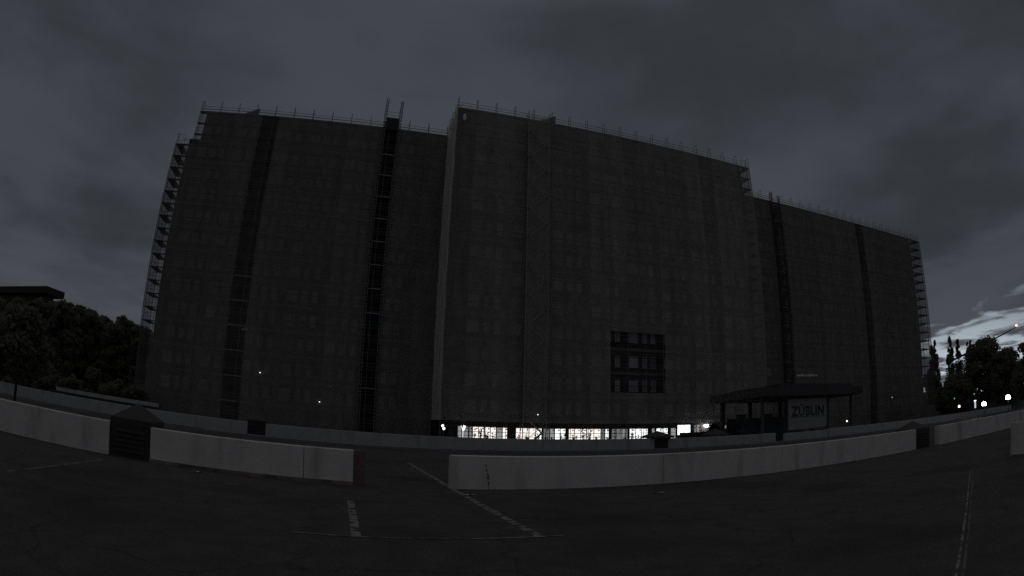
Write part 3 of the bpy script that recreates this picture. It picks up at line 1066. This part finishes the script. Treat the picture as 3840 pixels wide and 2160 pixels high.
cpm(MB().prism([(41.0, Y1, cz0), (58.2, Y1, cz0), (63.0, Y2, cz0), (44.0, Y2, cz0)], (0, 0, cz1 - cz0)), 'roof', 'canopy')
cpm(MB().prism([(44.6, Y1 + 1.4, cz1 + 0.002), (57.5, Y1 + 1.4, cz1 + 0.002), (61.8, Y2 - 0.8, cz1 + 0.002), (46.6, Y2 - 0.8, cz1 + 0.002)], (0, 0, 0.45)), 'roof_upstand', 'canopy')
for x, y, r in ((41.9, 47.4, 0.22), (52.9, 47.6, 0.24), (57.3, 47.4, 0.2), (44.9, 58.5, 0.3), (49.5, 58.5, 0.3), (55.0, 58.5, 0.3), (61.5, 58.5, 0.3)):
    zb = -1.15 if y < 50 else GZ
    cpm(MB().beam((x, y, zb - 0.1), (x, y, cz0 - 0.002), r, 10), 'column', 'column')

ban = thing('banner', 'white building firm banner with dark lettering hung under the canopy', 'banner', (48.8, 47.0, 0.88))
bm = MB()
nx, nz = 16, 8
bw_, bh_ = 6.5, 3.35
for yo in (0.0, 0.012):
    for j in range(nz + 1):
        for i in range(nx + 1):
            u, v = i / nx, j / nz
            bm.v.append(((u - 0.5) * bw_, yo + 0.03 * math.sin(u * 9 + 2 * v) * math.sin(math.pi * v), v * bh_ + 0.18 * (u - 0.5) * (1 - 0.6 * v)))
for j in range(nz):
    for i in range(nx):
        a = j * (nx + 1) + i
        bm.f.append((a, a + 1, a + nx + 2, a + nx + 1))
        o2 = (nx + 1) * (nz + 1)
        bm.f.append((a + o2, a + o2 + nx + 1, a + o2 + nx + 2, a + o2 + 1))
ob = bm.build('sheet', 'banner', ban)
for sx in (-1, 1):
    MB().beam((sx * (bw_ / 2 + 0.05), 0.05, -2.1), (sx * (bw_ / 2 + 0.05), 0.05, cz0 - 0.88 - 0.002), 0.05, 6).build('pole', 'tube', ban)
MB().beam((-bw_ / 2, 0.06, bh_ * 0.40), (bw_ / 2, 0.06, bh_ * 0.40), 0.03, 5).build('cross_bar', 'tube', ban)
MB().quadbox(-bw_ / 2 + 0.1, bw_ / 2 - 0.1, -0.05, -0.044, bh_ * 0.40 - 0.02, bh_ * 0.40 + 0.02).build('printed_rule', 'hut_roof', ban)
cu = bpy.data.curves.new('lettering', 'FONT')
cu.body = 'ZÜBLIN'
cu.size = 1.5
cu.align_x = 'CENTER'
cu.extrude = 0.003
cu.offset = 0.028
cu.space_character = 1.1
tmp = bpy.data.objects.new('tmp_text', cu)
COL.objects.link(tmp)
dg = bpy.context.evaluated_depsgraph_get()
lm = bpy.data.meshes.new_from_object(tmp.evaluated_get(dg))
bpy.data.objects.remove(tmp)
lm.materials.clear(); lm.materials.append(MT['letter'])
lo = link('lettering', lm, ban, (0.05, -0.05, 1.48))
lo.rotation_euler = (math.radians(90), 0, 0)

# hoarding panels and clutter under the canopy
hd = thing('site_hoarding', 'dim row of hoarding panels standing under the canopy', 'hoarding', (49, 57.4, GZ))
for i in range(9):
    x = -4.2 + i * 1.55
    MB().quadbox(x, x + 1.48, 0, 0.06, 0.05, 3.9 + 0.5 * (i % 3 == 1)).build('panel', 'hoard', hd)
    MB().beam((x - 0.035, 0.03, 0), (x - 0.035, 0.03, 4.4), 0.03, 5).build('post', 'tube', hd)

# ------------------------------------------------------------------ vegetation
def leaf_cloud(centres, n_per, leaf, seed, squash=1.0):
    """n_per small leaf faces round each clump centre (x, y, z, radius)"""
    rng = np.random.default_rng(seed)
    c = np.asarray(centres, dtype=float)
    k = len(c)
    d = rng.normal(size=(k, n_per, 3))
    d /= np.linalg.norm(d, axis=2, keepdims=True)
    r = rng.random((k, n_per, 1)) ** 0.45
    p = c[:, None, :3] + d * r * c[:, None, 3:4] * np.array([1, 1, squash])
    p = p.reshape(-1, 3)
    m = len(p)
    a = rng.normal(size=(m, 3)); a /= np.linalg.norm(a, axis=1, keepdims=True)
    b = rng.normal(size=(m, 3)); b = np.cross(a, b); b /= np.linalg.norm(b, axis=1, keepdims=True)
    s = leaf * (0.6 + 0.8 * rng.random((m, 1)))
    v = np.empty((m, 4, 3))
    v[:, 0] = p - a * s; v[:, 1] = p - b * s * 0.55; v[:, 2] = p + a * s; v[:, 3] = p + b * s * 0.55
    me = bpy.data.meshes.new('foliage')
    me.vertices.add(m * 4); me.vertices.foreach_set('co', v.reshape(-1))
    me.loops.add(m * 4); me.loops.foreach_set('vertex_index', np.arange(m * 4, dtype=np.int32))
    me.polygons.add(m); me.polygons.foreach_set('loop_start', np.arange(0, m * 4, 4, dtype=np.int32))
    me.update(calc_edges=True)
    return me


def limbs(mb, h0, tips, r0, rnd):
    mb.beam((0, 0, -0.1), (0.05, 0.02, h0), r0, 8, r0 * 0.7)
    for tpt in tips:
        mid = Vector((tpt[0] * 0.45 + rnd.uniform(-.2, .2), tpt[1] * 0.45 + rnd.uniform(-.2, .2), h0 + (tpt[2] - h0) * 0.5))
        mb.beam((0.04, 0.02, h0 - 0.05), mid, r0 * 0.5, 6, r0 * 0.3)
        mb.beam(mid, tpt, r0 * 0.3, 5, r0 * 0.1)


def tree(name, label, cat, loc, h, rad, seed, group=None, clear=0.18, shape='broad', clumps=46, per=120, leaf=0.38, m='leaf'):
    rnd = random.Random(seed)
    t = thing(name, label, cat, loc, group)
    cs = []
    for i in range(clumps):
        if shape == 'poplar':
            f = rnd.random()
            z = h * (0.06 + 0.90 * f)
            prof_ = (math.sin(math.pi * min(1, (0.10 + 0.90 * f)) ** 0.8)) ** 0.7
            a = rnd.uniform(0, 6.28); rr = rad * prof_ * rnd.random() ** 0.5 * 0.75
            cs.append((math.cos(a) * rr, math.sin(a) * rr, z, rad * (0.30 + 0.25 * rnd.random()) * max(0.35, prof_)))
        else:
            f = rnd.random()
            z = h * (clear + (1 - clear) * (0.04 + 0.90 * f))
            prof_ = math.sin(math.pi * (0.16 + 0.80 * f) ** 0.95) ** 0.6
            a = rnd.uniform(0, 6.28); rr = rad * prof_ * rnd.random() ** 0.45 * 0.85
            cs.append((math.cos(a) * rr, math.sin(a) * rr, z, rad * (0.17 + 0.16 * rnd.random())))
    me = leaf_cloud(cs, per, leaf, seed, 0.85 if shape != 'poplar' else 1.6)
    me.materials.append(MT[m])
    link('crown', me, t)
    mb = MB()
    tips = [c[:3] for c in rnd.sample(cs, min(9, len(cs)))]
    limbs(mb, h * (clear + 0.06), tips, max(0.07, h * 0.018), rnd)
    mb.build('trunk', 'bark', t)
    return t


# the small tree behind the near wall
tree('street_tree', 'small dense round tree on a thin trunk behind the near white wall', 'tree', tuple(polar(-33.2, 24.0)), 3.95, 1.75, 11, clear=0.38, clumps=64, per=170, leaf=0.12)
# dark wood
wood = [(-20.2, 104, .112), (-21.1, 108, .116), (-22.2, 110, .124), (-23.4, 106, .113), (-24.6, 112, .122), (-25.9, 108, .127), (-27.3, 110, .129),
        (-28.7, 104, .131), (-30.1, 108, .128), (-31.8, 106, .124), (-33.8, 104, .118), (-36.2, 102, .112), (-39, 100, .11), (-42, 98, .11)]
for i, (az, d, el) in enumerate(wood):
    p = polar(az, d)
    z = GZ
    tree('wood_tree', 'dark leafy tree in the wood beside the netted block', 'tree', (p.x, p.y, z), el * d + CAM_H - z + 0.3, 3.6 + 0.9 * random.random(), 40 + i,
         'trees of the dark wood', clear=0.03, clumps=110, per=90, leaf=0.46)
for i in range(9):
    az = -20.5 - i * 2.3
    p = polar(az, 84 + 4 * (i % 3))
    tree('undergrowth_bush', 'low dark bush in front of the wood by the terrace wall', 'bush', (p.x, p.y, GZ), 4.2 + (i % 3) * 0.9, 2.6, 70 + i,
         'bushes in front of the dark wood', clear=0.0, clumps=40, per=100, leaf=0.34)

# flat-roofed building above the wood
q0, q1 = polar(-31.1, 150, GZ), polar(-41.5, 205, GZ)
dq = q0 - q1
ln = math.hypot(dq.x, dq.y)
t = thing('flat_roofed_building', 'dark flat-roofed building rising above the wood', 'building', (q1.x, q1.y, GZ), rz=math.atan2(dq.y, dq.x))
MB().quadbox(0, ln, 0, 5, -0.2, 22.4).build('wall', 'hut', t)
MB().quadbox(-0.5, ln + 1.0, -0.8, 5.8, 23.4, 25.1).build('roof', 'hut', t)
MB().quadbox(1, ln - 1.5, 1.0, 4, 22.402, 23.398).build('attic', 'black', t)
for k in range(7):
    for fl in range(4):
        o = MB().quadbox(-0.8, 0.8, -0.07, -0.003, 0, 1.6).build('window', 'frame', t, (3 + k * (ln - 6) / 6, 0, 9.0 + 3.3 * fl))
        MB().quadbox(-0.68, 0.68, -0.09, -0.072, 0.12, 1.48).build('pane', 'black', o)

# poplars and broad trees at the far right
for i, (az, d, el, rad) in enumerate(((59.35, 205, .117, 1.9), (60.95, 200, .119, 2.3), (61.75, 203, .113, 2.0), (59.0, 190, .108, 2.0), (62.85, 206, .116, 1.4), (63.1, 207, .111, 1.3))):
    p = polar(az, d, GZ)
    tree('poplar_tree', 'slender dark poplar against the bright clouds', 'tree', tuple(p), el * d + CAM_H - GZ, rad, 90 + i, 'poplars against the bright clouds', shape='poplar', clumps=46, per=85, leaf=0.40, m='leaf2')
broad = [(58.75, 178, .060, 5.0, 'dark tree showing just past the end of the right wing'), (64.55, 132, .104, 6.6, 'big dark broad tree in front of the crane boom'), (61.4, 140, .052, 5.5, 'lower dark tree below the poplars'),
         (66.9, 126, .080, 5.0, 'dark broad tree with a ragged top beside the big one'), (69.6, 112, .088, 4.4, 'dark tree at the edge of the floodlit wall')]
for i, (az, d, el, rad, lab) in enumerate(broad):
    p = polar(az, d, 0)
    zb = GZ if p.y > 52 else (-0.9 if p.y > 45 else 0.0)
    tree('broad_tree', lab, 'tree', (p.x, p.y, zb), el * d + CAM_H - zb, rad, 110 + i, clear=0.17, clumps=95, per=130, leaf=0.36)
for i, (az, d) in enumerate(((61.2, 128), (62.2, 126), (60.4, 131))):
    p = polar(az, d, GZ)
    tree('park_tree', 'dark thin-trunked tree in front of the pale far wall', 'tree', (p.x, p.y, GZ), 8.2, 3.0, 130 + i, 'thin-trunked trees before the pale far wall', clear=0.36, clumps=40, per=110, leaf=0.34)

# weeds and shrubs behind the far wall, seen against the lit windows
rnd = random.Random(5)
spots = [(15.6, 0.9), (16.9, 0.75), (18.4, 1.25), (19.1, 1.15), (20.3, 1.0), (21.2, 0.95), (22.1, 0.85)]
spots = [(7.9, 1.05), (9.1, 1.45), (9.5, 1.5), (9.9, 1.3), (10.6, 1.25), (11.6, 1.3), (12.3, 1.2), (12.9, 1.15), (13.7, 1.25), (14.2, 1.35), (14.7, 1.15), (15.5, 1.5), (15.9, 1.15),
         (16.5, 1.2), (17.2, 1.75), (17.7, 1.7), (18.4, 1.05), (19.2, 1.1), (19.8, 1.5), (20.6, 1.2), (21.2, 1.55), (21.7, 1.2)]
for i, (x, h) in enumerate(spots):
    y = 38.75 + 0.25 * rnd.random()
    tt = thing('weed_plant', 'straggly weed growing up behind the far wall against lit windows', 'plant', (x, y, 0), 'weeds along the far wall')
    ns = 3 + i % 3
    mb = MB(); cs = []
    for s in range(ns):
        a = rnd.uniform(0, 6.28); le = rnd.uniform(0.05, 0.28)
        tip = (math.cos(a) * le, math.sin(a) * le, h * rnd.uniform(0.75, 1.0))
        mb.beam((0.02 * s, 0, 0), tip, 0.012, 4, 0.006)
        for q in range(5):
            f = rnd.uniform(0.35, 1.0)
            cs.append((tip[0] * f, tip[1] * f, tip[2] * f, rnd.uniform(0.05, 0.13)))
    mb.build('stem', 'bark', tt)
    me = leaf_cloud(cs, 9, 0.055, 200 + i); me.materials.append(MT['shrub'])
    link('leaves', me, tt)
# thin weed at the foot of the long near wall
tt = thing('weed_plant', 'thin upright weed at the foot of the long white wall', 'plant', (3.62, 13.85, 0))
mb = MB().beam((0.03, 0, 0), (0.0, -0.02, 0.33), 0.006, 5, 0.005).beam((0, -0.02, 0.33), (-0.09, -0.03, 0.68), 0.005, 5, 0.003)
mb.build('stem', 'bark', tt)
me = leaf_cloud([(0.02, -0.02, 0.15, 0.04), (0.0, -0.02, 0.3, 0.05), (0.0, -0.02, 0.36, 0.06), (-0.04, -0.03, 0.5, 0.04), (-0.07, -0.03, 0.6, 0.03)], 5, 0.022, 260)
me.materials.append(MT['shrub']); link('leaves', me, tt)
# bushes around the canopy
for i, (x, y, h, r, lab) in enumerate(((41.0, 51.5, 3.6, 1.3, 'dark bush beside the left canopy column'), (36.2, 48.6, 3.1, 0.8, 'dark slim bush between the wall lamp and the canopy'))):
    tree('bush', lab, 'bush', (x, y, -1.35 if y > 50 else -1.22), h, r, 270 + i, clear=0.05, clumps=36, per=110, leaf=0.16, m='shrub')

# ------------------------------------------------------------------ lamps
p = at(2648, 1594, 75.6)
t = thing('wall_lamp', 'bright white wall lamp under the netting right of the lit panel', 'lamp', (p.x, 76.04, p.z))
MB().beam((0, 0, 0.1), (0, -0.5, 0.12), 0.03, 6).build('bracket', 'black', t)
MB().beam((0, -0.5, 0.10), (0, -0.5, 0.22), 0.34, 12, 0.12).build('lamp_shade', 'black', t)
MB().ball((0, -0.5, -0.08), 0.37, 14, 8, (1, 1, 0.8)).build('bulb', 'lamp', t)

p = at(1662, 1603, 64.0)
t = thing('street_lamp', 'lamp post with two small round lights left of the lit windows', 'lamp', (p.x, 64, GZ))
MB().beam((0, 0, 0), (0, 0, p.z - GZ - 0.2), 0.05, 8, 0.035).build('post', 'tube', t)
for dx, dz in ((-0.07, 0.19), (0.07, -0.12)):
    MB().ball((dx, -0.05, p.z - GZ + dz), 0.15, 10, 6).build('globe', 'lamp_soft', t)

p = at(1737, 1600, 70.0)
t = thing('street_lamp', 'white lit lamp post forking into two arms before the windows', 'lamp', (p.x, 70, GZ))
zz = p.z - GZ
MB().beam((0, 0, 0), (0, 0, zz - 0.45), 0.06, 8).build('post', 'dim_glow', t)  # post and arm emit to stand in for light falling on them
MB().beam((0, 0, zz - 0.46), (0.17, 0, zz + 0.12), 0.10, 8, 0.16).build('lamp_head', 'lamp_soft', t)
MB().beam((-0.02, 0, zz - 0.44), (-0.30, 0, zz + 0.1), 0.05, 8, 0.07).build('arm', 'dim_glow', t)

for px, py, Y, r, m, lab in ((975, 1397, 82.2, 0.065, 'lamp_soft', 'small site light on the scaffold beside the dark shaft'), (1198, 1507, 82.2, 0.065, 'lamp_soft', 'small site light low on the scaffold between shaft and hoist'),
                             (2017, 1555, 73.4, 0.06, 'lamp_soft', 'tiny site light at the foot of the stair tower'), (3176, 1579, 57.0, 0.13, 'lamp_warm', 'small warm light right of the banner'),
                             (3346, 1490, 82.2, 0.10, 'dim_glow', 'faint light low on the netting of the right wing')):
    p = at(px, py, Y)
    t = thing('site_light', lab, 'lamp', tuple(p))
    MB().ball((0, 0, 0), r, 10, 6).build('bulb', m, t)
    zfoot = GZ
    if Y < 60:
        MB().beam((0, 0.05, zfoot - p.z), (0, 0.05, r * 0.5), 0.02, 5).build('post', 'black', t)
    else:
        MB().beam((0, 0, r * 0.6), (0, 0.27, r + 0.12), 0.025, 5).build('bracket', 'black', t)
p = at(906, 1312, 82.2)
t = thing('tool_box', 'pale boxes stored on a scaffold deck beside the dark shaft', 'box', (p.x, 82.62, 12.8))
for dx, dz, s in ((-0.3, 0, 0.3), (0.15, 0, 0.36), (0.0, 0.37, 0.24)):
    MB().quadbox(dx, dx + s, -0.15, 0.15, dz, dz + s).build('box', 'plastic_and_sky', t)

# floodlights on stands, right
for px, py, d, r, m, lab in ((3690, 1516, 74, 0.31, 'lamp_flood', 'bright floodlight on a stand at the end of the far walls'), (3780, 1491, 66, 0.29, 'lamp_flood', 'bright floodlight on a taller stand beside the dark tree')):
    dr = ray(px, py); k = d / math.hypot(dr.x, dr.y)
    p = Vector((0, 0, CAM_H)) + dr * k
    t = thing('floodlight', lab, 'floodlight', (p.x, p.y, 0), rz=-math.atan2(p.x, p.y))
    MB().beam((0, 0.25, p.z - 0.05), (0, 0.12, p.z), 0.10, 10, r + 0.04).build('housing', 'black', t)
    MB().beam((0, 0.12, p.z), (0, 0.06, p.z), r, 14).build('lamp_glass', m, t)
    MB().beam((0, 0.3, 0.75), (0, 0.26, p.z - 0.02), 0.035, 6).build('post', 'black', t)
    for a in range(3):
        c = math.radians(120 * a)
        MB().beam((0, 0.3, 0.8), (0.5 * math.sin(c), 0.3 + 0.5 * math.cos(c), 0.0), 0.025, 5).build('leg', 'black', t)
dr = ray(3597, 1524); k = 100 / math.hypot(dr.x, dr.y); p = Vector((0, 0, CAM_H)) + dr * k
t = thing('bollard_lamp', 'small warm lamp on a short post among the thin trunks', 'lamp', (p.x, p.y, -1.0))
MB().ball((0, 0, p.z + 1.0), 0.22, 10, 6).build('globe', 'lamp_warm', t)
MB().beam((0, 0, -0.4), (0, 0, p.z + 0.85), 0.05, 6).build('post', 'black', t)
dr = ray(3657, 1516); k = 100 / math.hypot(dr.x, dr.y); p = Vector((0, 0, CAM_H)) + dr * k
t = thing('light_column', 'upright white light column between the thin trunks and the floodlight', 'lamp', (p.x, p.y, -0.6))
MB().quadbox(-0.10, 0.10, -0.1, 0.1, p.z + 0.6 - 0.58, p.z + 0.6 + 0.52).build('light_tube', 'dim_glow', t)
MB().quadbox(-0.14, 0.14, -0.14, 0.14, -0.4, p.z + 0.6 - 0.582).build('base', 'black', t)
MB().quadbox(-0.16, 0.16, -0.15, 0.15, p.z + 0.6 + 0.522, p.z + 0.6 + 0.64).build('cap', 'lamp_soft', t)
for px, py, lab in ((3650, 1478, 'small green signal light above the light column'), (3576, 1495, 'dim green light among the trees')):
    dr = ray(px, py); k = 112 / math.hypot(dr.x, dr.y); p = Vector((0, 0, CAM_H)) + dr * k
    t = thing('signal_light', lab, 'signal', (p.x, p.y, -0.9))
    MB().beam((0, 0, -0.4), (0, 0, p.z + 0.9), 0.05, 6).build('post', 'black', t)
    MB().quadbox(-0.2, 0.2, -0.15, 0.1, p.z + 0.72, p.z + 1.08).build('housing', 'black', t)
    MB().ball((0, -0.18, p.z + 0.9), 0.14, 10, 6).build('lens', 'lamp_green', t)

# pale far wall behind the trunks
p0, p1 = polar(57.5, 150, GZ), polar(70, 120, 0)
d = (p1 - p0); ln = math.hypot(d.x, d.y)
t = thing('boundary_wall', 'long pale boundary wall behind the thin trunks and floodlights', 'wall', (p0.x, p0.y, GZ), rz=math.atan2(d.y, d.x))
k = 8
for i in range(k):
    MB().quadbox(ln * i / k + 0.02, ln * (i + 1) / k - 0.02, 0, 0.3, -0.1, 4.3).build('panel', 'render_far', t)

# crane with a red light at its boom tip
def pt(px, py, d):
    dr = ray(px, py); k = d / math.hypot(dr.x, dr.y)
    return Vector((0, 0, CAM_H)) + dr * k


tip, low_ = pt(3812, 1226, 175), pt(3712, 1280, 175)
dirv = (low_ - tip).normalized()
elbow = tip + dirv * 24.0
foot = Vector((elbow.x + 3.0, elbow.y + 1.0, GZ + 2.6))
t = thing('crane', 'mobile crane boom with a red light at its tip behind the trees', 'crane', (foot.x, foot.y, GZ))
b = Vector((foot.x, foot.y, GZ))
MB().beam(tip - b, elbow - b, 0.14, 6, 0.30).build('jib', 'black', t)
MB().beam(elbow - b, foot - b, 0.34, 8, 0.5).build('boom', 'black', t)
MB().beam(tip - b + Vector((0, 0, 0.35)), tip - b + dirv * 22 + Vector((0, 0, 1.9)), 0.05, 5).build('stay', 'black', t)
MB().beam(elbow - b, tip - b + dirv * 22 + Vector((0, 0, 1.95)), 0.08, 5).build('strut', 'black', t)
MB().ball(tip - b + Vector((0, 0, 0.45)), 0.42, 10, 6, (1.5, 1, 0.8)).build('tip_light', 'lamp_red', t)
MB().quadbox(-1.5, 1.5, -1.3, 1.3, 1.52, 3.0).build('superstructure', 'black', t)
MB().quadbox(-5.5, 5.5, -1.25, 1.25, 0.7, 1.5).build('carrier', 'black', t)
for x in (-4.4, -2.8, 2.6, 4.2):
    for y in (-1.3, 1.0):
        MB().beam((x, y, 0.6), (x, y + 0.3, 0.6), 0.6, 12).build('wheel', 'black', t)
